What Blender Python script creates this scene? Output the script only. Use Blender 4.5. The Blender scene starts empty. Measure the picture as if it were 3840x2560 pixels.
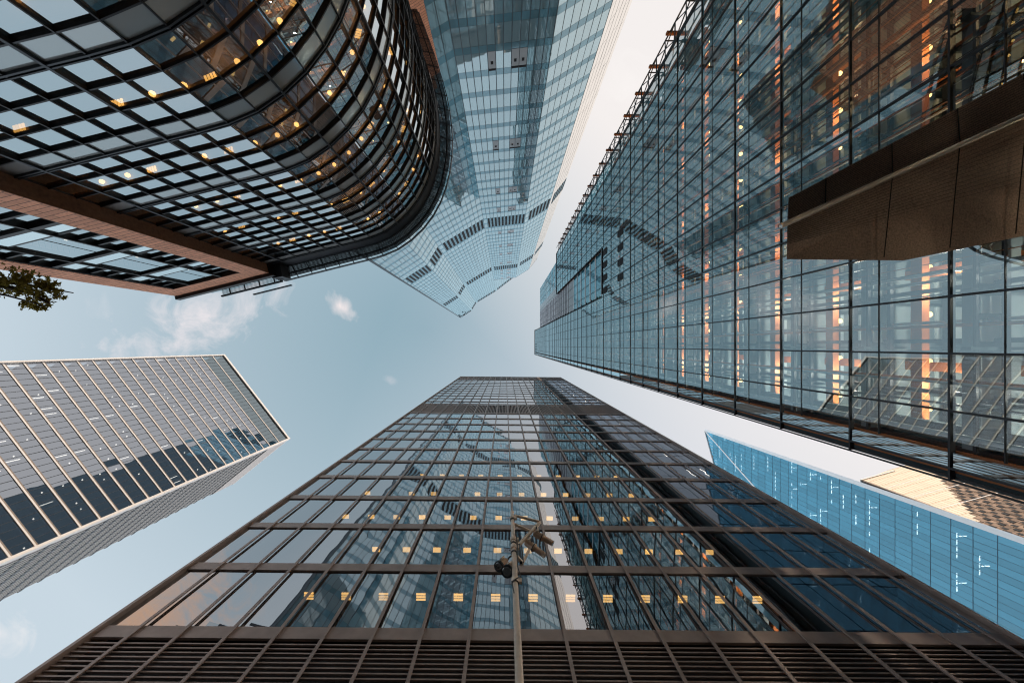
import bpy, math, random
from mathutils import Vector
random.seed(7)
R = math.radians
S = bpy.context.scene
COL = S.collection
# ---------------------------------------------------------------- camera, sky, sun, exposure
FPX = 1493.0            # focal length in pixels of a 3840 px wide frame (14 mm on 36 mm)
U0, V0 = 1894.0, 1296.0 # where the zenith falls in the 3840 x 2560 frame
EYE = 1.6
cam_d = bpy.data.cameras.new("camera")
cam_d.lens = 14.0; cam_d.sensor_width = 36.0
cam_d.shift_x = (1920 - U0) / 3840; cam_d.shift_y = (V0 - 1280) / 3840
cam_d.clip_start = 0.1; cam_d.clip_end = 5000
cam = bpy.data.objects.new("camera", cam_d)
cam.location = (0, 0, EYE); cam.rotation_euler = (math.pi, 0, 0)   # looks straight up, +X to the right, -Y to the top
COL.objects.link(cam); S.camera = cam

SUN_DIR = Vector((0.15, -0.99, 0)).normalized()      # horizontal direction towards the sun
SUN_EL = R(14)
sun_d = bpy.data.lights.new("sun", 'SUN'); sun_d.energy = 3.2; sun_d.angle = R(0.5); sun_d.color = (1.0, 0.80, 0.60)
sun = bpy.data.objects.new("sun", sun_d)
to_sun = (SUN_DIR * math.cos(SUN_EL) + Vector((0, 0, math.sin(SUN_EL))))
sun.rotation_euler = to_sun.to_track_quat('Z', 'Y').to_euler(); sun.location = (30, -40, 60)
COL.objects.link(sun)

W = bpy.data.worlds.new("World"); S.world = W; W.use_nodes = True
wt = W.node_tree; wn = wt.nodes; wl = wt.links; wn.clear()
def wnode(t, **kw):
    n = wn.new(t)
    for k, v in kw.items(): setattr(n, k, v)
    return n
def wmath(op, a, b=None, clamp=False):
    n = wnode('ShaderNodeMath', operation=op, use_clamp=clamp)
    for i, s in enumerate((a, b)):
        if s is None: continue
        if isinstance(s, (int, float)): n.inputs[i].default_value = s
        else: wl.new(s, n.inputs[i])
    return n.outputs[0]
def wmix(fac, a, b):
    n = wnode('ShaderNodeMix', data_type='RGBA')
    wl.new(fac, n.inputs[0])
    for i, s in ((6, a), (7, b)):
        if isinstance(s, tuple): n.inputs[i].default_value = (*s, 1)
        else: wl.new(s, n.inputs[i])
    return n.outputs[2]
out = wnode('ShaderNodeOutputWorld'); bg = wnode('ShaderNodeBackground')
sky = wnode('ShaderNodeTexSky', sky_type='NISHITA'); sky.sun_disc = False
sky.sun_elevation = SUN_EL; sky.sun_rotation = math.atan2(SUN_DIR.x, SUN_DIR.y)
sky.air_density = 1.0; sky.dust_density = 2.5; sky.ozone_density = 1.0
SKY_GAIN = 0.15
tc = wnode('ShaderNodeTexCoord'); sep = wnode('ShaderNodeSeparateXYZ'); wl.new(tc.outputs['Generated'], sep.inputs[0])
zc = wmath('MAXIMUM', sep.outputs[2], 0.05)
px = wmath('DIVIDE', sep.outputs[0], zc); py = wmath('DIVIDE', sep.outputs[1], zc)     # tangent-plane coordinates of the sky
hs = wnode('ShaderNodeHueSaturation'); hs.inputs['Saturation'].default_value = 0.62; hs.inputs['Value'].default_value = 1.0
wl.new(sky.outputs[0], hs.inputs['Color'])
def blob(cx, cy, rx, ry, rot=0.0, soft=1.0):
    dx = wmath('SUBTRACT', px, cx / FPX); dy = wmath('SUBTRACT', py, cy / FPX)
    c, s = math.cos(rot), math.sin(rot)
    a = wmath('ADD', wmath('MULTIPLY', dx, c), wmath('MULTIPLY', dy, s))
    b = wmath('ADD', wmath('MULTIPLY', dx, -s), wmath('MULTIPLY', dy, c))
    a = wmath('DIVIDE', a, rx / FPX); b = wmath('DIVIDE', b, ry / FPX)
    q = wmath('ADD', wmath('MULTIPLY', a, a), wmath('MULTIPLY', b, b))
    return wmath('SUBTRACT', 1.0, wmath('POWER', q, 0.5), True)
# pale veil of evening haze: thickest towards the sun and low in the sky
def lin(dx, dy, o, k):
    v = wmath('ADD', wmath('MULTIPLY', px, dx), wmath('MULTIPLY', py, dy))
    return wmath('MULTIPLY', wmath('ADD', v, o), k, True)
skyc = hs.outputs[0]
G = 1.0 / SKY_GAIN
def tone(r, g, b): return (r * G, g * G, b * G)
skyc = wmix(wmath('MULTIPLY', blob(-350, 0, 6000, 6000), 0.80), skyc, tone(0.30, 0.475, 0.565))
veil_low = wmath('MULTIPLY', wmath('SUBTRACT', 1.0, blob(-300, -60, 1750, 1500), True), 0.80)
skyc = wmix(veil_low, skyc, tone(0.66, 0.76, 0.84))
skyc = wmix(wmath('MULTIPLY', lin(0.86, 0.35, 0.28, 1.15), 0.85), skyc, tone(0.72, 0.74, 0.80))
skyc = wmix(wmath('MULTIPLY', lin(0.62, -0.62, 0.02, 1.9), 0.95), skyc, tone(0.93, 0.88, 0.86))
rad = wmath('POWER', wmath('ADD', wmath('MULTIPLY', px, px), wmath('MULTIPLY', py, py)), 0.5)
low_sky_fill = wmath('ADD', 1.0, wmath('MULTIPLY', wmath('MULTIPLY', wmath('SUBTRACT', rad, 1.55), 0.40, True), 3.2))  # unseen low sky brightened to lift the light on the facades
gm = wnode('ShaderNodeVectorMath', operation='SCALE'); wl.new(skyc, gm.inputs[0]); wl.new(low_sky_fill, gm.inputs[3]); skyc = gm.outputs[0]
# clouds
cmap = wnode('ShaderNodeCombineXYZ'); wl.new(px, cmap.inputs[0]); wl.new(py, cmap.inputs[1])
cn = wnode('ShaderNodeTexNoise'); cn.inputs['Scale'].default_value = 9.0; cn.inputs['Detail'].default_value = 9
cn.inputs['Roughness'].default_value = 0.66; cn.inputs['Distortion'].default_value = 0.9
wl.new(cmap.outputs[0], cn.inputs['Vector'])
def cloud(fac, gain, thr, colr, k):
    global skyc
    v = wmath('MULTIPLY', wmath('SUBTRACT', wmath('ADD', cn.outputs[0], wmath('MULTIPLY', fac, gain)), thr), k, True)
    v = wmath('MULTIPLY', v, wmath('MULTIPLY', fac, 3.0, True))
    skyc = wmix(v, skyc, tone(*colr))
cloud(blob(-1160, -85, 600, 235, -0.42), 0.50, 0.72, (0.88, 0.82, 0.84), 2.4)
cloud(blob(-618, -148, 165, 70, 0.62), 0.62, 0.80, (0.90, 0.82, 0.82), 2.4)
cloud(blob(-434, 130, 60, 40, 0.4), 0.5, 0.78, (0.74, 0.72, 0.76), 1.6)
cloud(blob(-1560, -160, 150, 90, 0.8), 0.3, 0.66, (0.78, 0.78, 0.82), 1.2)
cloud(blob(-1900, 1080, 260, 130, 0.0), 0.45, 0.66, (0.90, 0.88, 0.88), 2.0)
cloud(blob(460, -970, 160, 220, 0.3), 0.35, 0.66, (0.98, 0.94, 0.92), 1.6)
cloud(blob(-1420, -900, 620, 520, -0.6), 0.50, 0.60, (1.0, 0.66, 0.47), 3.0)
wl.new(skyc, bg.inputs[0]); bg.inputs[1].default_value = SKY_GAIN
wl.new(bg.outputs[0], out.inputs[0])

S.view_settings.view_transform = 'Standard'; S.view_settings.look = 'None'
S.view_settings.exposure = 0.0; S.view_settings.gamma = 1.0; S.view_settings.use_curve_mapping = False
S.render.engine = 'CYCLES'
S.cycles.max_bounces = 8; S.cycles.diffuse_bounces = 3; S.cycles.glossy_bounces = 5
S.cycles.transparent_max_bounces = 16; S.cycles.transmission_bounces = 6
S.cycles.sample_clamp_indirect = 4.0; S.cycles.caustics_reflective = False; S.cycles.caustics_refractive = False
S.cycles.use_denoising = True
S.cycles.filter_width = 1.15

# ---------------------------------------------------------------- materials
def nt(name):
    m = bpy.data.materials.new(name); m.use_nodes = True
    t = m.node_tree; t.nodes.clear()
    o = t.nodes.new('ShaderNodeOutputMaterial')
    return m, t, t.nodes, t.links, o
def solid(name, col, rough=0.5, metal=0.0, var=0.25, scale=1.5, bump=0.0, bscale=40.0, spec=0.5):
    m, t, N, L, o = nt(name)
    p = N.new('ShaderNodeBsdfPrincipled'); p.inputs['Roughness'].default_value = rough
    p.inputs['Metallic'].default_value = metal; p.inputs['Specular IOR Level'].default_value = spec
    g = N.new('ShaderNodeNewGeometry')
    no = N.new('ShaderNodeTexNoise'); no.inputs['Scale'].default_value = scale; no.inputs['Detail'].default_value = 5
    L.new(g.outputs['Position'], no.inputs['Vector'])
    mx = N.new('ShaderNodeMix'); mx.data_type = 'RGBA'
    mx.inputs[6].default_value = (*[c * (1 - var) for c in col], 1); mx.inputs[7].default_value = (*[min(1, c * (1 + var)) for c in col], 1)
    L.new(no.outputs[0], mx.inputs[0]); L.new(mx.outputs[2], p.inputs['Base Color'])
    if bump:
        n2 = N.new('ShaderNodeTexNoise'); n2.inputs['Scale'].default_value = bscale; n2.inputs['Detail'].default_value = 4
        L.new(g.outputs['Position'], n2.inputs['Vector'])
        b = N.new('ShaderNodeBump'); b.inputs['Strength'].default_value = 0.4; b.inputs['Distance'].default_value = bump
        L.new(n2.outputs[0], b.inputs['Height']); L.new(b.outputs[0], p.inputs['Normal'])
    L.new(p.outputs[0], o.inputs[0])
    return m
def glass(name, through, refl=(1, 1, 1), base=0.10, ior=1.5, wave=0.004, wscale=0.45, rough=0.0, body=None, bodyfac=0.0):
    """coated window glass: a reflection that grows towards grazing, over what is seen through it (or over an opaque body)"""
    m, t, N, L, o = nt(name)
    g = N.new('ShaderNodeNewGeometry')
    no = N.new('ShaderNodeTexNoise'); no.inputs['Scale'].default_value = wscale; no.inputs['Detail'].default_value = 1.5
    L.new(g.outputs['Position'], no.inputs['Vector'])
    b = N.new('ShaderNodeBump'); b.inputs['Strength'].default_value = 1.0; b.inputs['Distance'].default_value = wave
    L.new(no.outputs[0], b.inputs['Height'])
    gl = N.new('ShaderNodeBsdfGlossy'); gl.inputs['Color'].default_value = (*refl, 1); gl.inputs['Roughness'].default_value = rough
    L.new(b.outputs[0], gl.inputs['Normal'])
    fr = N.new('ShaderNodeFresnel'); fr.inputs['IOR'].default_value = ior
    mr = N.new('ShaderNodeMapRange'); mr.inputs[1].default_value = 0.0; mr.inputs[2].default_value = 0.9
    mr.inputs[3].default_value = base; mr.inputs[4].default_value = 1.0
    L.new(fr.outputs[0], mr.inputs[0])
    tr = N.new('ShaderNodeBsdfTransparent'); tr.inputs[0].default_value = (*through, 1)
    under = tr.outputs[0]
    if body is not None:
        df = N.new('ShaderNodeBsdfDiffuse'); oi = N.new('ShaderNodeObjectInfo'); ad = N.new('ShaderNodeMath'); ad.operation = 'ADD'
        L.new(oi.outputs['Random'], ad.inputs[0]); L.new(g.outputs['Random Per Island'], ad.inputs[1])
        cr = N.new('ShaderNodeMix'); cr.data_type = 'RGBA'; cr.clamp_factor = True
        fr_ = N.new('ShaderNodeMath'); fr_.operation = 'FRACT'; L.new(ad.outputs[0], fr_.inputs[0]); L.new(fr_.outputs[0], cr.inputs[0])
        cr.inputs[6].default_value = (*[c_ * 0.82 for c_ in body], 1); cr.inputs[7].default_value = (*[min(1, c_ * 1.15) for c_ in body], 1)
        L.new(cr.outputs[2], df.inputs[0])
        m2 = N.new('ShaderNodeMixShader'); m2.inputs[0].default_value = bodyfac
        L.new(under, m2.inputs[1]); L.new(df.outputs[0], m2.inputs[2]); under = m2.outputs[0]
    mx = N.new('ShaderNodeMixShader'); L.new(mr.outputs[0], mx.inputs[0]); L.new(under, mx.inputs[1]); L.new(gl.outputs[0], mx.inputs[2])
    L.new(mx.outputs[0], o.inputs[0])
    return m
def lamp_mat(name, col, e):
    m, t, N, L, o = nt(name)
    em = N.new('ShaderNodeEmission'); em.inputs[0].default_value = (*col, 1)
    oi = N.new('ShaderNodeObjectInfo'); ge = N.new('ShaderNodeNewGeometry'); ad = N.new('ShaderNodeMath'); ad.operation = 'ADD'
    L.new(oi.outputs['Random'], ad.inputs[0]); L.new(ge.outputs['Random Per Island'], ad.inputs[1])
    mr = N.new('ShaderNodeMapRange'); mr.inputs[1].default_value = 0.2; mr.inputs[2].default_value = 1.8; mr.inputs[3].default_value = 0.5 * e; mr.inputs[4].default_value = 1.4 * e
    L.new(ad.outputs[0], mr.inputs[0]); L.new(mr.outputs[0], em.inputs[1])
    L.new(em.outputs[0], o.inputs[0]); m.cycles.emission_sampling = 'NONE'
    return m
def panelled(name, col, joint, size, rough=0.6, var=0.2, gap=0.02, axis='z', bump=0.004):
    """cladding with joints every size = (along, up) metres, laid on world position"""
    m, t, N, L, o = nt(name)
    p = N.new('ShaderNodeBsdfPrincipled'); p.inputs['Roughness'].default_value = rough
    g = N.new('ShaderNodeNewGeometry'); sp = N.new('ShaderNodeSeparateXYZ'); L.new(g.outputs['Position'], sp.inputs[0])
    cb = N.new('ShaderNodeCombineXYZ')
    ad = N.new('ShaderNodeMath'); ad.operation = 'SUBTRACT'; L.new(sp.outputs[0], ad.inputs[0]); L.new(sp.outputs[1], ad.inputs[1])
    L.new(ad.outputs[0], cb.inputs[0]); L.new(sp.outputs[2], cb.inputs[1])
    br = N.new('ShaderNodeTexBrick'); br.offset = 0.5
    br.inputs['Scale'].default_value = 1.0; br.inputs['Brick Width'].default_value = size[0]; br.inputs['Row Height'].default_value = size[1]
    br.inputs['Mortar Size'].default_value = gap; br.inputs['Mortar Smooth'].default_value = 0.1
    br.inputs['Color1'].default_value = (*[c * (1 - var) for c in col], 1); br.inputs['Color2'].default_value = (*[c * (1 + var) for c in col], 1)
    br.inputs['Mortar'].default_value = (*joint, 1)
    L.new(cb.outputs[0], br.inputs['Vector'])
    no = N.new('ShaderNodeTexNoise'); no.inputs['Scale'].default_value = 14; no.inputs['Detail'].default_value = 6; L.new(g.outputs['Position'], no.inputs['Vector'])
    mx = N.new('ShaderNodeMix'); mx.data_type = 'RGBA'; mx.blend_type = 'OVERLAY'; mx.inputs[0].default_value = 0.5
    L.new(br.outputs[0], mx.inputs[6]); L.new(no.outputs[0], mx.inputs[7]); L.new(mx.outputs[2], p.inputs['Base Color'])
    b = N.new('ShaderNodeBump'); b.inputs['Distance'].default_value = bump; L.new(no.outputs[0], b.inputs['Height']); L.new(b.outputs[0], p.inputs['Normal'])
    L.new(p.outputs[0], o.inputs[0])
    return m
M = dict(
    bronze=solid('bronze_metal', (0.36, 0.275, 0.24), 0.45, 0.15, 0.35, 2.0, 0.002, 60),
    bronze_dark=solid('dark_louvre_metal', (0.085, 0.062, 0.052), 0.5, 0.3, 0.3),
    void=solid('shaft_dark', (0.012, 0.012, 0.014), 0.9, 0, 0.2),
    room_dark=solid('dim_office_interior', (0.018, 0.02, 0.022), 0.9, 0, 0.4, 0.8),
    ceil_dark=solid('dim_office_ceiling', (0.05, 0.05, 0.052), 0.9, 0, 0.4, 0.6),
    bronze_glass=glass('bronze_tinted_glass', (0.40, 0.40, 0.42), (0.98, 0.98, 1.0), 0.38, 1.55, 0.008, 0.42),
    clear_glass=glass('teal_clear_glass', (0.74, 0.84, 0.87), (0.80, 0.96, 1.0), 0.30, 1.5, 0.007, 0.32),
    dark_frame=solid('black_frame_metal', (0.016, 0.018, 0.022), 0.4, 0.3, 0.3),
    steel_black=solid('blackened_steel', (0.036, 0.042, 0.050), 0.45, 0.4, 0.3),
    orange=solid('orange_steel_paint', (0.46, 0.145, 0.036), 0.55, 0, 0.25, 3.0),
    e_ceiling=solid('grey_ceiling_panels', (0.19, 0.245, 0.275), 0.8, 0, 0.3, 0.7),
    e_inner=solid('dark_teal_interior', (0.05, 0.085, 0.10), 0.8, 0, 0.4, 0.5),
    pale_metal=solid('pale_conduit_metal', (0.55, 0.57, 0.58), 0.4, 0.5, 0.15),
    b_glass=glass('pale_teal_coated_glass', (0, 0, 0), (0.80, 0.97, 1.0), 0.44, 1.5, 0.004, 0.5, 0.02, (0.27, 0.42, 0.48), 1.0),
    b_spandrel=glass('teal_spandrel_glass', (0, 0, 0), (0.62, 0.86, 0.95), 0.22, 1.5, 0.003, 0.5, 0.06, (0.12, 0.25, 0.31), 1.0),
    b_wall=solid('teal_grey_joints', (0.06, 0.09, 0.11), 0.5),
    b_vent=solid('grey_vent_panel', (0.42, 0.44, 0.46), 0.5, 0.2, 0.1),
    d_glass=glass('grey_coated_glass', (0.42, 0.44, 0.46), (0.84, 0.91, 1.0), 0.36, 1.55, 0.007, 0.3),
    d_dark=glass('dark_grey_glass', (0.25, 0.30, 0.33), (0.72, 0.88, 0.95), 0.24, 1.5, 0.005, 0.3),
    cream=solid('cream_stone_fin', (0.60, 0.57, 0.54), 0.55, 0, 0.1, 0.8),
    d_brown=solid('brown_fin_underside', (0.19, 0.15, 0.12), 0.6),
    d_pale=panelled('pale_metal_sheets', (0.44, 0.40, 0.37), (0.2, 0.18, 0.16), (9.0, 0.9), 0.5, 0.05, 0.05),
    d_slat=solid('grey_metal_slat', (0.37, 0.35, 0.33), 0.45, 0.3, 0.15),
    a_glass=glass('reflective_window_glass', (0.55, 0.50, 0.44), (0.82, 0.95, 1.0), 0.56, 1.6, 0.0015, 0.6),
    a_spandrel=glass('grey_spandrel_panel', (0, 0, 0), (0.80, 0.90, 0.92), 0.28, 1.5, 0.002, 0.6, 0.12, (0.33, 0.34, 0.34), 1.0),
    a_room=solid('brown_room_interior', (0.26, 0.19, 0.14), 0.8, 0, 0.4, 0.9),
    terracotta=panelled('terracotta_tiles', (0.62, 0.28, 0.165), (0.07, 0.035, 0.025), (1.4, 0.30), 0.75, 0.12, 0.016),
    terracotta_dark=solid('mottled_brown_return', (0.26, 0.14, 0.09), 0.8, 0, 0.6, 7.0),  # darker, blotchier brown than the terracotta tiles
    canopy=solid('brown_speckled_cladding', (0.50, 0.37, 0.30), 0.7, 0.0, 0.85, 26.0, 0.006, 45),
    pipe=solid('polished_gutter_pipe', (0.90, 0.84, 0.78), 0.25, 0.55, 0.1),
    g_glass=glass('deep_blue_glass', (0.22, 0.62, 0.88), (0.52, 0.84, 1.0), 0.18, 1.45, 0.004, 0.3, 0.02, (0.10, 0.39, 0.57), 0.70),
    g_frame=solid('dark_blue_joint', (0.02, 0.08, 0.13), 0.5),
    white_metal=solid('white_metal', (0.78, 0.78, 0.79), 0.4, 0.1, 0.05),
    h_cream=panelled('cream_metal_cladding', (0.60, 0.50, 0.385), (0.33, 0.24, 0.15), (1.3, 4.0), 0.45, 0.06, 0.12),
    h_brick=panelled('brown_brick_blocks', (0.20, 0.135, 0.095), (0.06, 0.045, 0.035), (2.2, 1.5), 0.8, 0.35, 0.10),
    pole=solid('galvanised_steel', (0.86, 0.68, 0.55), 0.45, 0.10, 0.25, 14.0, 0.002, 90),
    spot=solid('bronzed_spotlight_housing', (0.56, 0.40, 0.29), 0.42, 0.15, 0.35, 20.0, 0.001, 120),
    rubber=solid('black_cable_rubber', (0.02, 0.02, 0.02), 0.6),
    lens=glass('dark_lens_glass', (0.2, 0.2, 0.2), (1, 1, 1), 0.22, 1.5, 0.002, 14, 0.03, (0.10, 0.105, 0.11), 0.85),
    bark=solid('brown_bark', (0.10, 0.07, 0.05), 0.9, 0, 0.4, 8, 0.01, 25),
    leaf=solid('olive_green_leaves', (0.085, 0.085, 0.030), 0.55, 0, 0.55, 3.0),
    paving=panelled('pale_stone_paving', (0.50, 0.47, 0.44), (0.12, 0.12, 0.12), (1.2, 0.6), 0.8, 0.12, 0.01),
    warm=lamp_mat('warm_lamp', (1.0, 0.60, 0.20), 7.0),
    warm_panel=lamp_mat('warm_ceiling_panel', (1.0, 0.56, 0.15), 3.0),
    warm_soft=lamp_mat('warm_globe', (1.0, 0.58, 0.18), 6.0),
    white_lamp=lamp_mat('white_strip_lamp', (1.0, 0.92, 0.80), 3.0),
    strip_lamp=lamp_mat('bright_strip_lamp', (1.0, 0.46, 0.34), 15.0),
)

def leafy(name, col, thru):
    m, t, N, L, o = nt(name)
    g = N.new('ShaderNodeNewGeometry'); mx = N.new('ShaderNodeMix'); mx.data_type = 'RGBA'
    mx.inputs[6].default_value = (*[c * 0.55 for c in col], 1); mx.inputs[7].default_value = (*[c * 1.5 for c in col], 1)
    L.new(g.outputs['Random Per Island'], mx.inputs[0])
    d = N.new('ShaderNodeBsdfDiffuse'); L.new(mx.outputs[2], d.inputs[0])
    tl = N.new('ShaderNodeBsdfTranslucent'); tl.inputs[0].default_value = (*thru, 1)
    m2 = N.new('ShaderNodeMixShader'); m2.inputs[0].default_value = 0.5
    L.new(d.outputs[0], m2.inputs[1]); L.new(tl.outputs[0], m2.inputs[2]); L.new(m2.outputs[0], o.inputs[0])
    return m
M['leaf'] = leafy('olive_green_leaves', (0.15, 0.125, 0.035), (0.30, 0.23, 0.05))
# ---------------------------------------------------------------- mesh helpers
class MB:
    def __init__(s): s.v = []; s.f = []
    def add(s, vs, fs):
        o = len(s.v); s.v += [tuple(p) for p in vs]; s.f += [tuple(i + o for i in f) for f in fs]
        return s
    def quad(s, *p): return s.add(p, [tuple(range(len(p)))])
    def hexa(s, p): # 8 points: bottom ring 0-3, top ring 4-7
        return s.add(p, [(3, 2, 1, 0), (4, 5, 6, 7), (0, 1, 5, 4), (1, 2, 6, 5), (2, 3, 7, 6), (3, 0, 4, 7)])
    def box(s, x0, x1, y0, y1, z0, z1):
        return s.hexa([(x0, y0, z0), (x1, y0, z0), (x1, y1, z0), (x0, y1, z0), (x0, y0, z1), (x1, y0, z1), (x1, y1, z1), (x0, y1, z1)])
    def prism(s, poly, z0, z1):
        n = len(poly)
        vs = [(x, y, z0) for x, y in poly] + [(x, y, z1) for x, y in poly]
        fs = [tuple(range(n))[::-1], tuple(range(n, 2 * n))] + [(i, (i + 1) % n, n + (i + 1) % n, n + i) for i in range(n)]
        return s.add(vs, fs)
    def beam(s, p, q, w, h=None, up=(0, 0, 1)):
        h = h or w; p, q = Vector(p), Vector(q); d = (q - p).normalized()
        u = Vector(up)
        if abs(d.dot(u)) > 0.98: u = Vector((1, 0, 0))
        a = d.cross(u).normalized() * (w / 2); b = a.cross(d).normalized() * (h / 2)
        return s.hexa([p - a - b, p + a - b, p + a + b, p - a + b, q - a - b, q + a - b, q + a + b, q - a + b])
    def tube(s, pts, rad, n=14, cap=True):
        rings = []
        for i, p in enumerate(pts):
            p = Vector(p)
            d = (Vector(pts[min(i + 1, len(pts) - 1)]) - Vector(pts[max(i - 1, 0)])).normalized()
            u = Vector((0, 0, 1)) if abs(d.z) < 0.95 else Vector((1, 0, 0))
            a = d.cross(u).normalized(); b = d.cross(a).normalized()
            r = rad[i] if isinstance(rad, (list, tuple)) else rad
            rings.append([p + (a * math.cos(t) + b * math.sin(t)) * r for t in [2 * math.pi * k / n for k in range(n)]])
        vs = [v for r in rings for v in r]; fs = []
        for i in range(len(rings) - 1):
            for k in range(n):
                fs.append((i * n + k, i * n + (k + 1) % n, (i + 1) * n + (k + 1) % n, (i + 1) * n + k))
        if cap: fs += [tuple(range(n)), tuple(range((len(rings) - 1) * n, len(rings) * n))[::-1]]
        return s.add(vs, fs)
    def ball(s, c, r, n=8, m=6):
        vs = []; fs = []
        for i in range(m + 1):
            t = math.pi * i / m
            for k in range(n):
                a = 2 * math.pi * k / n
                vs.append((c[0] + r * math.sin(t) * math.cos(a), c[1] + r * math.sin(t) * math.sin(a), c[2] + r * math.cos(t)))
        for i in range(m):
            for k in range(n):
                fs.append((i * n + k, i * n + (k + 1) % n, (i + 1) * n + (k + 1) % n, (i + 1) * n + k))
        return s.add(vs, fs)
    def build(s, name, mat, parent=None, smooth=False, base=None):
        off = Vector((0, 0, 0)) if parent is None else Vector(BASE.get(parent.name, (0, 0, 0)))
        if base is not None: off = Vector(base)
        me = bpy.data.meshes.new(name)
        me.from_pydata([(v[0] - off.x, v[1] - off.y, v[2] - off.z) for v in s.v], [], s.f)
        me.materials.append(M[mat]); me.update()
        if smooth:
            me.polygons.foreach_set('use_smooth', [True] * len(me.polygons))
        o = bpy.data.objects.new(name, me); COL.objects.link(o)
        if parent is not None: o.parent = parent; BASE[o.name] = tuple(off)
        elif base is not None: o.location = off
        return o
BASE = {}
def thing(name, label, cat, base, group=None):
    o = bpy.data.objects.new(name, None); COL.objects.link(o); o.location = base
    o.empty_display_size = 1.0
    o['label'] = label; o['category'] = cat
    if group: o['group'] = group
    BASE[o.name] = tuple(base)
    return o
def structure(o): o['kind'] = 'structure'; return o
def shown(vs):
    """how large a set of points is in the picture (pixels squared), nothing if outside the frame"""
    pr = []
    for x, y, z in vs:
        h = max(z - EYE, 0.05); pr.append((U0 + x * FPX / h, V0 + y * FPX / h))
    cx = sum(p[0] for p in pr) / len(pr); cy = sum(p[1] for p in pr) / len(pr)
    if not (-60 < cx < 3900 and -60 < cy < 2620): return 0.0
    n = len(pr)
    a = abs(sum(pr[i][0] * pr[(i + 1) % n][1] - pr[(i + 1) % n][0] * pr[i][1] for i in range(n))) / 2
    if n > 4: a = (max(p[0] for p in pr) - min(p[0] for p in pr)) * (max(p[1] for p in pr) - min(p[1] for p in pr))
    return a
def many(name, mat, parent, items, limit=95, weight=None):
    """items: list of MB. The largest in the picture become parts of their own, the rest one part"""
    sc = sorted(items, key=lambda m: -(shown(m.v) * (weight(m) if weight else 1)))
    for m in sc[:limit]: m.build(name, mat, parent)
    if len(sc) > limit:
        r = MB()
        for m in sc[limit:]: r.add(m.v, m.f)
        o = r.build(name, mat, parent); o['kind'] = 'stuff'
class Face:
    """a facade plane: s metres along it, h metres above the eye, d metres out of it towards the camera"""
    def __init__(f, a, b, toward=(0, 0)):
        f.a = Vector(a); f.b = Vector(b); f.L = (f.b - f.a).length; f.t = (f.b - f.a).normalized()
        n = Vector((f.t.y, -f.t.x)); f.n = n if n.dot(Vector(toward) - f.a) > 0 else -n
    def p(f, s, h, d=0.0):
        q = f.a + f.t * s + f.n * d
        return (q.x, q.y, h + EYE)
    def box(f, s0, s1, h0, h1, d0, d1, mb=None):
        mb = mb or MB()
        return mb.hexa([f.p(s0, h0, d0), f.p(s1, h0, d0), f.p(s1, h0, d1), f.p(s0, h0, d1), f.p(s0, h1, d0), f.p(s1, h1, d0), f.p(s1, h1, d1), f.p(s0, h1, d1)])
    def pane(f, s0, s1, h0, h1, d=0.0, tilt=0.0, mb=None):
        mb = mb or MB(); e = [random.uniform(-tilt, tilt) for _ in range(3)]
        q = [e[0], e[1], e[2], e[0] + e[2] - e[1]]
        v = [f.p(s0, h0, d + q[0]), f.p(s1, h0, d + q[1]), f.p(s1, h1, d + q[2]), f.p(s0, h1, d + q[3])]
        if f.t.y * f.n.x - f.t.x * f.n.y < 0: v.reverse()      # the outside of the glass faces out
        return mb.quad(*v)

# ---------------------------------------------------------------- ground
g = MB().quad((-1500, -1500, 0), (1500, -1500, 0), (1500, 1500, 0), (-1500, 1500, 0)).build('ground', 'paving'); structure(g)

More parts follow.
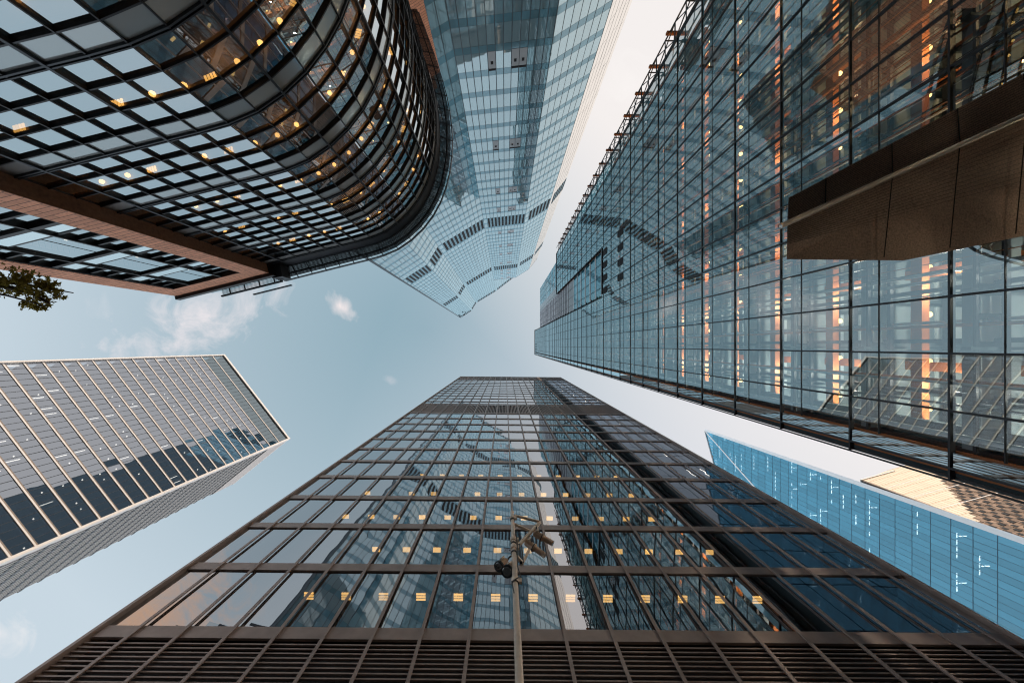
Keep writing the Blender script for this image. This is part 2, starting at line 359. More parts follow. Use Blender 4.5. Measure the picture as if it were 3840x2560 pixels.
# ---------------------------------------------------------------- bottom: dark bronze tower
def tower_bronze():
    aL, aR = -13.07, 16.35
    yl = lambda x: 9.3 + 0.009 * x
    t = thing('office_tower', 'dark bronze gridded tower with rows of lit ceiling lights behind the spotlight pole', 'office tower', (1.6, 25, 0))
    F = Face((aL, yl(aL)), (aR, yl(aR)))
    TOP = 118.0
    ks = [9.3 * (-0.287 + 0.1645 * k) - aL for k in range(-6, 13)]
    edges = [0.0] + ks + [F.L]
    # spandrels and storeys
    cen = [12.8 + 3.8 * j for j in range(-3, 28)]
    def band(h): return 9.0 < h < 12.4 or 54.7 < h < 63.4 or h > 109
    sp = []; wins = []; lights = []
    for c in cen:
        if 55.5 < c < 62.5 or c > 109.2: continue
        sp.append(F.box(0.05, F.L - 0.05, c - 0.26, c + 0.26, -0.06, 0.03))
    rows = []
    for j in range(len(cen) - 1):
        h0, h1 = cen[j] + 0.26, cen[j + 1] - 0.26
        if band((h0 + h1) / 2): continue
        if h1 > 109: continue
        rows.append((h0, h1, j))
    for h0, h1, j in rows:
        for i in range(len(edges) - 1):
            wins.append(F.pane(edges[i], edges[i + 1], h0, h1, -0.03, 0.006))
    many('window', 'bronze_glass', t, wins)
    for m in sp: m.build('spandrel', 'bronze', t)
    for s in ks:
        m = F.box(s - 0.03, s + 0.03, -1.6, TOP, 0.031, 0.08)
        F.box(s - 0.055, s + 0.055, -1.6, TOP, 0.08, 0.10, m)
        m.build('mullion', 'bronze', t)
    for s0, s1 in ((-0.12, 0.0), (F.L, F.L + 0.12)):
        F.box(s0, s1, -1.6, TOP + 0.2, -0.5, 0.14).build('corner_post', 'bronze', t)
    # louvre storeys
    low = []; mid = []; top = []
    for i in range(len(edges) - 1):
        a, b = edges[i] + 0.02, edges[i + 1] - 0.02
        m = MB(); h = 9.1
        while h < 12.42:
            m.hexa([F.p(a, h + 0.02, -0.06), F.p(b, h + 0.02, -0.06), F.p(b, h, 0.01), F.p(a, h, 0.01),
                    F.p(a, h + 0.06, -0.06), F.p(b, h + 0.06, -0.06), F.p(b, h + 0.05, 0.01), F.p(a, h + 0.05, 0.01)])
            h += 0.178
        low.append(m)
        for (z0, z1, lst) in ((55.0, 63.2, mid), (109.3, 117.6, top)):
            m = MB(); n = max(2, int(round((b - a) / 0.22)))
            for k in range(n):
                s = a + (b - a) * (k + 0.5) / n
                F.box(s - 0.04, s + 0.04, z0, z1, -0.10, 0.02, m)
            F.box(a, b, z0 - 0.2, z0, -0.1, 0.03, m); F.box(a, b, z1, z1 + 0.3, -0.1, 0.03, m)
            lst.append(m)
    many('louvre_panel', 'bronze', t, low + mid + top)
    F.box(0, F.L, 9.0, 12.5, -0.5, -0.4).build('louvre_backing', 'void', t)
    F.box(0, F.L, 54.8, 63.5, -0.5, -0.4).build('louvre_backing', 'void', t)
    F.box(0, F.L, 109, 117.9, -0.5, -0.4).build('louvre_backing', 'void', t)
    F.box(-0.1, F.L + 0.1, 117.95, 118.4, -1.0, 0.1).build('roof_coping', 'bronze', t)
    # interiors
    for h0, h1, j in rows:
        F.box(0.05, F.L - 0.05, h1 - 0.02, h1 + 0.5, -6.0, -0.08).build('floor_slab', 'ceil_dark', t)
    lit = {}
    for h0, h1, j in rows[2:10]:
        r = int(round((h0 - 13.0) / 3.8))
        for i in range(1, len(edges) - 1):
            c = (edges[i] + edges[i + 1]) / 2 + aL
            lo, hi = {0: (-8.8, 10.9), 1: (-7.2, 10.9), 2: (-10.2, 9.3), 3: (-10.2, 9.2), 4: (-9.3, 9.2), 5: (-7.5, 6), 6: (-6.5, 5), 7: (-5, 1.5)}.get(r, (9, 9))
            if not (lo < c < hi) or (r > 2 and random.random() < 0.12) or (r > 5 and random.random() < 0.5): continue
            s = c - aL; d = -1.02
            m = MB()
            if r == 0:
                for q in range(3): F.box(s - 0.19, s + 0.19, h1 - 0.06, h1 - 0.03, d - 0.12 + q * 0.11, d - 0.05 + q * 0.11, m)
            else: F.box(s - 0.19, s + 0.19, h1 - 0.06, h1 - 0.03, d - 0.12, d + 0.12, m)
            lights.append(m)
    many('ceiling_light', 'warm_panel', t, lights)
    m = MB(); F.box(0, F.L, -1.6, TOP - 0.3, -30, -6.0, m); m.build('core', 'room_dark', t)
    for s0, s1 in ((0.0, 0.25), (F.L - 0.25, F.L)):
        F.box(s0, s1, -1.6, TOP - 0.2, -6.0, -0.5).build('side_wall', 'room_dark', t)
tower_bronze()

# ---------------------------------------------------------------- right: clear glass tower with orange steel
def tower_glass():
    D = 14.87
    t = thing('glass_tower', 'tall clear glass tower with orange steel frames and warm bulbs inside, above a dark canopy', 'glass tower', (20, -10, 0))
    F = Face((D, -26.6), (D, 4.46))          # s = y + 26.6
    Y = lambda y: y + 26.6
    fl = [4.8, 9.0, 13.3, 17.15] + [21.45 + 4.3 * k for k in range(42)]
    mu = [D * (0.0174 + 0.1285 * k) for k in range(-14, 3)]
    ys = [-26.6] + [y for y in mu if y > -26.5] + [4.46]
    def topof(y):
        if y > -7.9: return 200.0
        if y > -14.9: return 61.0
        return 115.0
    wins = []
    for i in range(len(ys) - 1):
        H = topof((ys[i] + ys[i + 1]) / 2); hs = [-1.6] + [h for h in fl if h < H - 1] + [H]
        for j in range(len(hs) - 1):
            if ys[i + 1] > 3.9:
                wins.append(F.pane(Y(ys[i]), Y(ys[i + 1]) - 0.9, hs[j], hs[j + 1], 0, 0.004)); continue
            wins.append(F.pane(Y(ys[i]), Y(ys[i + 1]), hs[j], hs[j + 1], 0, 0.006))
    many('window', 'clear_glass', t, wins)
    for y in ys[1:-1]:
        H = max(topof(y - 0.5), topof(y + 0.5))
        F.box(Y(y) - 0.035, Y(y) + 0.035, -1.6, H, -0.10, 0.06).build('mullion', 'steel_black', t)
    for h in fl:
        if h > 199: continue
        for (y0, y1, H) in ((-7.9, 4.46, 200), (-14.9, -7.9, 61), (-26.6, -14.9, 115)):
            if h < H - 1: F.box(Y(y0), Y(y1), h - 0.035, h + 0.035, -0.14, 0.05).build('transom', 'steel_black', t) if y0 == -7.9 or h < H else None
    for j in range(1, len(fl) - 1):
        h = fl[j] + 0.66 * (fl[j + 1] - fl[j])
        if h > 120: break
        F.box(Y(-26.6) if h < 60 else Y(-7.9), Y(3.5), h - 0.014, h + 0.014, -0.06, 0.02).build('glazing_bar', 'steel_black', t)
    # floors, orange beams, columns inside
    beams = []; slabs = []; bulbs = []; cross = []; rails = []; panels = []
    M['e_panel'] = solid('sky_tinted_ceiling_panels', (0.58, 0.68, 0.72), 0.7, 0, 0.12, 0.6)  # ceiling panels whose pale blue also stands for reflected sky
    for h in fl:
        for (y0, y1, H) in ((-7.9, 3.5, 200), (-14.9, -7.9, 61), (-26.4, -14.9, 115)):
            if h > H - 0.5: continue
            slabs.append(MB().box(D + 0.75, D + 9, y0, y1, h + EYE - 0.05, h + EYE + 0.32))
            beams.append(MB().box(D + 1.70, D + 2.0, y0, y1, h + EYE - 1.32, h + EYE - 0.88))
            m = MB()
            for (dx, dz, w) in ((0.45, -0.25, 0.10), (1.15, -0.45, 0.14), (2.5, -0.35, 0.22), (3.3, -0.6, 0.16)):
                m.box(D + dx, D + dx + w, y0, y1, h + EYE + dz - w, h + EYE + dz)
            cross.append(m)
            m = MB()
            y = y0 + 0.3
            while y < y1 - 0.3:
                m.box(D + 0.2, D + 5, y, y + 0.10, h + EYE - 0.42, h + EYE - 0.12)
                if h < 75:
                    for (xa, xb) in ((0.85, 1.6), (2.75, 3.25), (3.55, 5.2)):
                        for (ya, yb) in ((0.22, 0.80), (1.02, 1.74)):
                            if y + yb < y1 and random.random() < 0.85: panels.append(MB().box(D + xa, D + xb, y + ya, y + yb, h + EYE - 0.14, h + EYE - 0.06))
                y += 1.91
            rails.append(m)
            y = y0 + 0.9
            while y < y1 - 0.4:
                if h < 70 and random.random() < (0.95 if h < 25 else 0.62):
                    r = 0.105 + 0.03 * random.random()
                    bulbs.append(MB().ball((D + 2.35, y, h + EYE - 0.95), r))
                y += 1.91
    for m in slabs: m.build('floor_slab', 'e_ceiling', t)
    many('floor_beam', 'orange', t, beams)
    many('ceiling_joist', 'steel_black', t, cross)
    many('joist_row', 'e_inner', t, rails); many('ceiling_panel', 'e_panel', t, panels)
    many('light_bulb', 'warm_soft', t, bulbs)
    for k, h in enumerate(fl[:16]):         # the light those bulbs give; unseen lowest floors added to light canopy and pole
        for y in ((-24.5, -20.7, -17.0, -11.5, -6.0, -2.2, 1.6) if h < 58 else (-6.0, -2.2, 1.6, -20.7)) + (3.5,):
            ld = bpy.data.lights.new('bulb_and_fill_light', 'POINT'); ld.energy = (250 if y > -5 else 150) if h > 9.5 else 190; ld.color = ((1.0, 0.86, 0.68) if y > -5 else (1.0, 0.60, 0.28)) if h > 9.5 else (1.0, 0.70, 0.45); ld.shadow_soft_size = 0.12
            lo = bpy.data.objects.new('bulb_and_fill_light', ld); COL.objects.link(lo); lo.location = (D + 2.1, y, h + EYE - 2.1)
    for y in mu[:-1:2]:
        H = topof(y) - 0.5
        m = MB().box(D + 2.3, D + 2.66, y + 0.4, y + 0.76, 0, H + EYE); m.build('column', 'orange', t)
    k = 0
    for y in mu[:-1]:
        H = topof(y + 0.3) - 1
        MB().box(D + 0.55, D + 0.66, y + 0.9, y + 1.01, 0, H + EYE).build('hanger_rod', 'pale_metal' if k % 3 == 0 else 'orange', t); k += 1
        MB().box(D + 1.3, D + 1.45, y + 1.4, y + 1.55, 0, H + EYE).build('hanger_rod', 'steel_black', t)
    y = -26.3; q = random.Random(11)          # thin upright rods and blinds close behind the glass
    while y < 3.2:
        H = topof(y) - 1; x = D + q.choice((0.15, 0.25, 0.45, 0.8, 1.2)); w = q.choice((0.025, 0.035, 0.05, 0.08, 0.11))
        MB().box(x, x + w, y, y + w, 0, H + EYE).build('upright_rod', q.choice(('steel_black', 'e_inner', 'orange', 'orange', 'steel_black', 'orange') if y < -2.5 else ('steel_black', 'e_inner', 'e_panel')), t)
        y += q.uniform(0.20, 0.36) if y < -2.5 else q.uniform(0.6, 1.1)
    # solid core behind
    MB().box(D + 3.6, D + 30, -25.0, -14.96, 114.1 + EYE, 174 + EYE).build('core', 'e_inner', t)
    MB().box(D + 3.6, D + 30, -14.9, -7.95, 61.5 + EYE, 174 + EYE).build('core', 'e_inner', t)
    MB().box(D + 9, D + 34, -7.9, 4.2, 0, 199 + EYE).build('core', 'e_inner', t)
    MB().box(D + 9, D + 34, -26.4, -7.9, 0, 58 + EYE).build('core', 'e_inner', t)
    MB().box(D + 9, D + 34, -26.4, -14.9, 58.01 + EYE, 114 + EYE).build('core', 'e_inner', t)
    # the near side of the tower, blue tinted panes and strip lights added for reflections
    M['side_glass'] = glass('dark_blue_side_glass', (0.2, 0.3, 0.4), (0.75, 0.85, 0.95), 0.14, 1.45, 0.006, 0.3, 0.02, (0.028, 0.042, 0.052), 0.6)
    Fs = Face((D + 1.9, 4.62), (D + 30, 4.62), (20, 60)); sw = []; sl = []
    for h in range(4, 190, 4):
        for i in range(19):
            sw.append(Fs.pane(i * 1.48 + 0.04, (i + 1) * 1.48 - 0.04, h + 0.06, h + 3.94, 0.01, 0.012))
            if random.random() < 0.12: sl.append(Fs.box(i * 1.48 + 0.5, i * 1.48 + 0.56, h + 1.2, h + 3.4, -0.4, -0.3))
    many('side_window', 'side_glass', t, sw, 60); many('added_strip_light', 'white_lamp', t, sl, 40)
    Fs.box(0, Fs.L, 0, 199, -0.55, -0.5).build('side_backing', 'g_frame', t)
    # open lattice strip along the far edge and the louvred strip along the near edge
    m = MB(); m2 = []
    for (x, y) in ((D - 0.05, -26.75), (D - 0.05, -28.3), (D + 1.6, -28.3)):
        m.box(x, x + 0.10, y, y + 0.10, 0, 115 + EYE)
    z = 2.0; i = 0
    while z < 113:
        m.box(D - 0.03, D + 0.05, -28.25, -26.7, z, z + 0.12); m.beam((D, -28.25, z), (D, -26.7, z + 4.3), 0.08)
        m2.append(MB().box(D - 0.3, D + 1.6, -28.3, -28.1, z + 1.0, z + 1.35))
        m.beam((D + 1.6, -28.25, z + 4.3), (D, -28.25, z), 0.07); m.beam((D, -28.25, z + 4.3), (D, -26.7, z), 0.06)
        m.box(D - 0.03, D + 0.04, -28.25, -26.7, z + 2.15, z + 2.23); m.beam((D + 1.6, -28.25, z), (D + 1.6, -26.7, z + 4.3), 0.09); m.box(D, D + 1.6, -28.3, -28.22, z + 2.1, z + 2.2)
        m.beam((D + 1.6, -28.25, z + 2.15), (D, -26.8, z + 2.15), 0.08)
        z += 4.3; i += 1
    m.build('edge_lattice', 'steel_black', t)
    for m in m2: m.build('edge_bracket', 'orange', t)
    MB().box(D + 1.5, D + 1.8, 2.9, 4.88, 0, 199 + EYE).build('edge_wall', 'e_inner', t)
    for k, (y, x, w, c) in enumerate(((3.52, 0.2, 0.12, 'orange'), (3.68, 0.35, 0.10, 'steel_black'), (3.80, 0.30, 0.16, 'orange'), (4.0, 0.6, 0.10, 'steel_black'), (4.10, 0.12, 0.13, 'orange'),
                                      (4.22, 1.2, 0.12, 'steel_black'), (4.36, 0.1, 0.06, 'steel_black'), (4.48, 0.0, 0.06, 'steel_black'))):
        MB().box(D + x, D + x + w, y, y + w, 0, 199 + EYE).build('edge_pipe', c, t)
    # core slab with blue, white and plum bays, seen in the gap above the low glass
    Dc = D + 0.5
    Fc = Face((Dc, -25.1), (Dc, -7.92)); Hc = 175.0
    M['core_blue'] = glass('blue_core_glass', (0, 0, 0), (0.7, 0.95, 1.0), 0.14, 1.45, 0.002, 0.5, 0.05, (0.03, 0.20, 0.30), 1.0)
    M['core_plum'] = solid('plum_core_cladding', (0.15, 0.11, 0.13), 0.4, 0.2, 0.2)
    S0 = 25.1
    for y0, y1, h0, h1, c in ((-25.1, -17.5, 115.5, Hc, 'blue'), (-17.5, -14.95, 115.5, Hc, 'white'), (-14.95, -7.92, 61.4, 90, 'blue'), (-14.95, -7.92, 90, 96, 'white'), (-14.95, -7.92, 96, Hc, 'plum')):
        Fc.box(y0 + S0, y1 + S0, h0, h1, -3, 0).build('core_panel', {'blue': 'core_blue', 'white': 'b_vent', 'plum': 'core_plum'}[c], t)
        if c != 'white':
            m = MB(); h = h0 + 1.5
            while h < h1 - 1:
                Fc.box(y0 + S0 + 0.05, y1 + S0 - 0.05, h, h + 0.8, 0.002, 0.05, m); h += 4.3
            m.build('core_band', 'white_metal', t)
        m = MB(); k = y0 + 1.9
        while k < y1 - 0.5:
            Fc.box(k + S0 - 0.03, k + S0 + 0.03, h0, h1, 0.051, 0.08, m); k += 1.91
        m.build('core_rib', 'steel_black', t)
    # rounded dark vents near the top of the low part and the small ones near the roof
    def vent(yc, hc, w, hh):
        m = MB(); n = 5; pts = []
        for cx, cy, a0 in ((1, 1, 0), (-1, 1, 90), (-1, -1, 180), (1, -1, 270)):
            for q in range(n + 1):
                a = R(a0 + 90 * q / n); r = min(w, hh) * 0.42
                pts.append((cx * (w / 2 - r) + r * math.cos(a), cy * (hh / 2 - r) + r * math.sin(a)))
        nn = len(pts)
        m.add([F.p(Y(yc) + a, hc + b, 0.03) for a, b in pts] + [F.p(Y(yc) + a, hc + b, -0.05) for a, b in pts],
              [tuple(range(nn)), tuple(range(nn, 2 * nn))[::-1]] + [(i, (i + 1) % nn, nn + (i + 1) % nn, nn + i) for i in range(nn)])
        m.build('vent', 'void', t)
    for hc, n in ((59.2, 4), (51.4, 4)):
        for q in range(n): vent(-14.0 + 1.91 * q - (0.0 if hc > 55 else 0.6), hc, 0.95, 2.5)
    for hc in (196.5, 186.5):
        for q in range(4): vent(-0.75 + 1.15 * q, hc, 0.5, 3.0)
    F.box(Y(-7.9), Y(4.46), 199.7, 200.6, -1.5, 0.1).build('roof_coping', 'steel_black', t)
    F.box(Y(-26.6), Y(-14.9), 114.8, 115.4, -1.5, 0.1).build('roof_coping', 'steel_black', t)
    F.box(Y(-14.9), Y(-7.9), 60.8, 61.3, -1.0, 0.1).build('roof_coping', 'steel_black', t)
    # dark ribbed canopy over the street
    def q(u, v, h): return Vector(((u - U0) * h / FPX, (v - V0) * h / FPX, h + EYE))
    H0 = 9.0
    A1, A2 = q(2911, 850, H0), q(3840, 430, H0); A2 = A1 + (A2 - A1) * 1.55
    B1 = q(2950, 972, H0 + 0.25); C1 = q(3388, 977, H0 + 0.25); D1 = q(3840, 884, H0 + 0.25); D1 = C1 + (D1 - C1) * 2.2
    U1, U2 = q(2957, 742, H0 + 0.03), q(3840, 275, H0 + 0.03); U2 = U1 + (U2 - U1) * 1.55
    A0 = q(2952, 832, H0)
    up = Vector((0.05, 0, 0.3))
    m = MB()
    def slab(ring, th):
        n = len(ring); c = sum(ring, Vector()) / n
        topr = [p + Vector((0, 0, th)) + (c - p) * 0.06 for p in ring]
        m.add(ring + topr, [tuple(range(n)), tuple(range(n, 2 * n))[::-1]] + [(i, (i + 1) % n, n + (i + 1) % n, n + i) for i in range(n)])
    slab([A0, B1, C1, D1, A2], 0.25); slab([A0 + Vector((0, 0, 0.004)), A2 + Vector((0, 0, 0.004)), U2, U1], 0.25)
    cano = m.build('canopy', 'canopy', t)
    m = MB(); m3 = MB()
    for k in range(1, 16):                    # fine ribs on both soffits
        f = k / 16
        a, b = U1.lerp(A0, f), U2.lerp(A2, f); o = Vector((0, 0, -0.012))
        m.beam(a + o, b + o, 0.007, 0.012)
    for k in range(1, 24):
        f = k / 24
        a, b = A0.lerp(B1, f) , A2.lerp(D1, f)
        if f > 0.5: b = A2.lerp(D1, f); 
        m.beam(a + Vector((0, 0, -0.01)), a.lerp(b, 0.98) + Vector((0, 0, -0.01)), 0.007, 0.012) if f < 0.62 else None
    m.build('soffit_rib', 'steel_black', cano)
    for k in range(0, 9, 2):
        f = 0.10 + k * 0.09
        a, b = U1.lerp(U2, f), A0.lerp(A2, f)
        m3 = MB().beam(a + Vector((0, 0, -0.024)), b + Vector((0, 0, -0.024)), 0.02, 0.012)
        m3.build('panel_joint', 'dark_frame', cano)
        if 0 < k < 7:                         # and on across the lower soffit
            yb = (B1.lerp(C1, min(1, max(0, (b.x - B1.x) / (C1.x - B1.x)))) if b.x < C1.x else C1.lerp(D1, min(1, (b.x - C1.x) / (D1.x - C1.x)))).y
            e = Vector((b.x, yb, b.z + 0.2))
            MB().beam(b + Vector((0, 0.1, -0.012)), b.lerp(e, 0.97) + Vector((0, 0, -0.012)), 0.010, 0.02).build('panel_joint', 'dark_frame', cano)
    o = Vector((0, 0.03, -0.13))
    MB().tube([A1 + o, A1.lerp(A2, 0.5) + o, A2 + o], 0.062, 16).build('gutter_pipe', 'pipe', cano, True)
    MB().box(14.2, 14.86, D1.y - 4, D1.y, H0 + EYE - 0.05, H0 + EYE + 0.6).build('wall_bracket', 'steel_black', cano)
tower_glass()

# ---------------------------------------------------------------- top: pale faceted skyscraper
def tower_faceted():
    t = thing('skyscraper', 'very tall pale teal glass skyscraper of folded facets with bands of dark vents', 'skyscraper', (-5, -50, 0))
    p1, p2, p3, q, p4 = (-30.8, -19.2), (-23.2, -24.1), (-19.9, -29.5), (-6.5, -37.6), (5.2, -46.6)
    p5, p6, p7 = (6.1, -39.1), (13.7, -43.9), (18.4, -49.9)
    facets = [(p1, p2, 8, 275), (p2, p3, 5, 275), (p3, q, 12, 275), (q, p5, 12, 228), (p5, p6, 7, 228), (p6, p7, 6, 228), (q, p4, 11, 275), ((-37.0, -58.0), p1, 30, 275)]
    M['b_lit'] = glass('reflected_sky_cream_glass', (0, 0, 0), (1.0, 0.96, 0.90), 0.85, 1.5, 0.001, 0.5, 0.12, (0.75, 0.68, 0.60), 1.0)  # this facet's bright cream sky reflection is put into the glass colour
    wins = []; sps = []; vents = []; lit = []
    PIT = 4.5
    for fi, (a, b, n, H) in enumerate(facets):
        F = Face(a, b, {5: (60, -20), 7: (-200, 0)}.get(fi, (0, 0))); w = F.L / n
        h = 10.0 if fi < 6 else 229.0
        if fi == 6: h = 10.0 + PIT * 49
        while h < H - 1:
            h1 = min(h + PIT, H)
            mech = (118 < h + 2 < 126) or (190 < h + 2 < 198.5)
            last = h1 > H - 6 and H > 270
            for i in range(n):
                s0, s1 = i * w + 0.055, (i + 1) * w - 0.055
                if (mech or last) and i > 0:
                    sps.append(F.pane(s0, s1, h + 0.03, h1 - 0.03, 0.02))
                    vents.append(F.box(s0 + w * 0.17, s1 - w * 0.17, h + (0.1 if mech and h > 118 and int(h / PIT) % 2 else 0.3), h1 - 0.1, 0.022, 0.05))
                    continue
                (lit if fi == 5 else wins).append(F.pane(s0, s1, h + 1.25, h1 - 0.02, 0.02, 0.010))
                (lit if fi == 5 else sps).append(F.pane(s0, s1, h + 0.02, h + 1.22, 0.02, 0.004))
            h = h1
        # backing wall
        F.box(0, F.L, -1.6, H, -0.5, 0.0).build('wall', 'b_wall', t)
        F.box(0, F.L, H - 0.02, H + 0.5, -0.6, 0.06).build('roof_edge', 'b_vent', t)
        F.box(-0.04, 0.04, -1.6, H, 0.0, 0.05).build('corner_trim', 'b_wall', t)
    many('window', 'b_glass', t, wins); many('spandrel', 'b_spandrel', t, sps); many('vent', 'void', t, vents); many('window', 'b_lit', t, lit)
    # opened vent panels on the front facet
    F = Face(q, p5)
    w = F.L / 12
    for h in (50.5, 73, 95.5, 109, 131.5, 149.5, 163, 181, 199, 208, 221.5):
        for i in ((4,), (7, 8)):
            for k in i:
                m = F.box(k * w + 0.04, (k + 1) * w - 0.04, h + 1.15, h + 4.3, 0.03, 0.06); pan = m.build('vent_panel', 'b_vent', t)
                m = F.box(k * w + 0.05, (k + 1) * w - 0.05, h + 4.3, h + 4.75, 0.0, 0.065); F.box(k * w + 0.36, (k + 1) * w - 0.36, h + 2.9, h + 3.5, 0.06, 0.075, m)
                m.build('slot', 'void', pan)
    # solid bodies
    low = [p1, p2, p3, q, p5, p6, p7, (20, -58), (-36, -58)]
    def inset(poly): return [(p1[0] + 0.8, p1[1] - 3.6)] + [(x - 0.9, y - 1.2) for x, y in poly[1:-2]] + [(poly[-2][0] - 1.5, -57), (-34.5, -57)]
    MB().prism(inset(low), 0, 226 + EYE).build('core', 'b_wall', t)
    MB().prism(inset([p1, p2, p3, q, p4, (8, -58), (-36, -58)]), 226.1 + EYE, 273 + EYE).build('core', 'b_wall', t)
    for a in ((p1[0] + 2.4, p1[1] - 2.2), (p1[0] + 5.2, p1[1] - 3.5)):
        m = MB().beam((a[0], a[1], 262 + EYE), (a[0] - 1.3, a[1] + 2.2, 262.3 + EYE), 0.12); m.ball((a[0] - 1.3, a[1] + 2.2, 262.2 + EYE), 0.55)
        m.build('facade_lamp', 'void', t)
tower_faceted()

# ---------------------------------------------------------------- left: tower with cream fins
def tower_finned():
    t = thing('office_tower', 'grey glass tower with long cream fins and a slatted side, above the street', 'office tower', (-100, 30, 0))
    r1, r2, r3 = (-107.7, 3.83), (-83.1, 35.5), (-104.1, 52.5)
    F = Face(r1, r2); n = 27; w = F.L / n
    fl = [152.1, 146.4, 140.8]
    while fl[-1] > 44: fl.append(fl[-1] - 3.7)
    wins = []; lights = []; dark = []
    for j in range(len(fl) - 1):
        h1, h0 = fl[j], fl[j + 1]
        for i in range(n):
            (wins if j > 1 else dark).append(F.pane(i * w + 0.04, (i + 1) * w - 0.04, h0 + 0.45, h1 - 0.19, 0, 0.014))
            if j > 2 and random.random() < 0.16:
                m = F.box(i * w + 0.5, i * w + 0.75, h1 - 0.55, h1 - 0.5, -1.3, -1.0)
                if random.random() < 0.3: m = F.box(i * w + 0.3, i * w + 0.42, h0 + 0.9, h1 - 0.6, -0.5, -0.4)  # upright glowing strip, stands for white streaks in the panes
                lights.append(m)
        if j == 0:
            pass
        F.box(0, F.L, h1 - 0.50, h1 + 0.05, -4, -0.05).build('floor_slab', 'ceil_dark', t)
        F.box(0, F.L, h0 - 0.16, h0 + 0.16, -0.02, 0.12).build('fin', 'cream', t)
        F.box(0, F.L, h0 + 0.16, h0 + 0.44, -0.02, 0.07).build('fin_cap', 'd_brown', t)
    many('window', 'd_glass', t, wins, 70); many('window', 'd_dark', t, dark, 24); many('ceiling_light', 'white_lamp', t, lights)
    for i in range(1, n): F.box(i * w - 0.035, i * w + 0.035, 0, 152, 0.0, 0.05).build('mullion', 'steel_black', t)
    F.box(-0.4, 0.0, 0, 153.0, -0.8, 0.4).build('edge_trim', 'cream', t); F.box(F.L, F.L + 0.5, 0, 153.0, -0.8, 0.5).build('edge_trim', 'cream', t)
    F.box(0, F.L, 152.0, 153.0, -0.8, 0.4).build('roof_coping', 'cream', t)
    F2 = Face(r2, r3)
    F2.box(0.7, F2.L, 0, 152, -0.6, -0.3).build('side_wall', 'room_dark', t)
    nf = 23; pf = (F2.L - 0.8) / nf
    for k in range(nf): F2.box(0.8 + k * pf, 0.8 + k * pf + pf * 0.5, 0, 141, -0.3, 0.15).build('blade', 'd_slat', t)
    for h in fl[2:]:
        F2.box(0.72, F2.L, h - 0.45, h + 0.35, -0.3, 0.2).build('blade_joint', 'steel_black', t)
    F2.box(0.7, F2.L, 141.3, 152, -0.3, 0.32).build('top_panel', 'd_pale', t)
    F2.box(0.7, F2.L + 0.3, 152.0, 153.0, -0.6, 0.35).build('roof_coping', 'cream', t)
    c1 = F.p(0.2, 0, -4); c2 = F.p(F.L - 0.5, 0, -4)
    MB().prism([c1[:2], (c2[0] - 1.5, c2[1]), (r3[0] - 0.2, r3[1] - 1.2), (-150, 25)], 0, 151.5 + EYE).build('core', 'room_dark', t)
tower_finned()

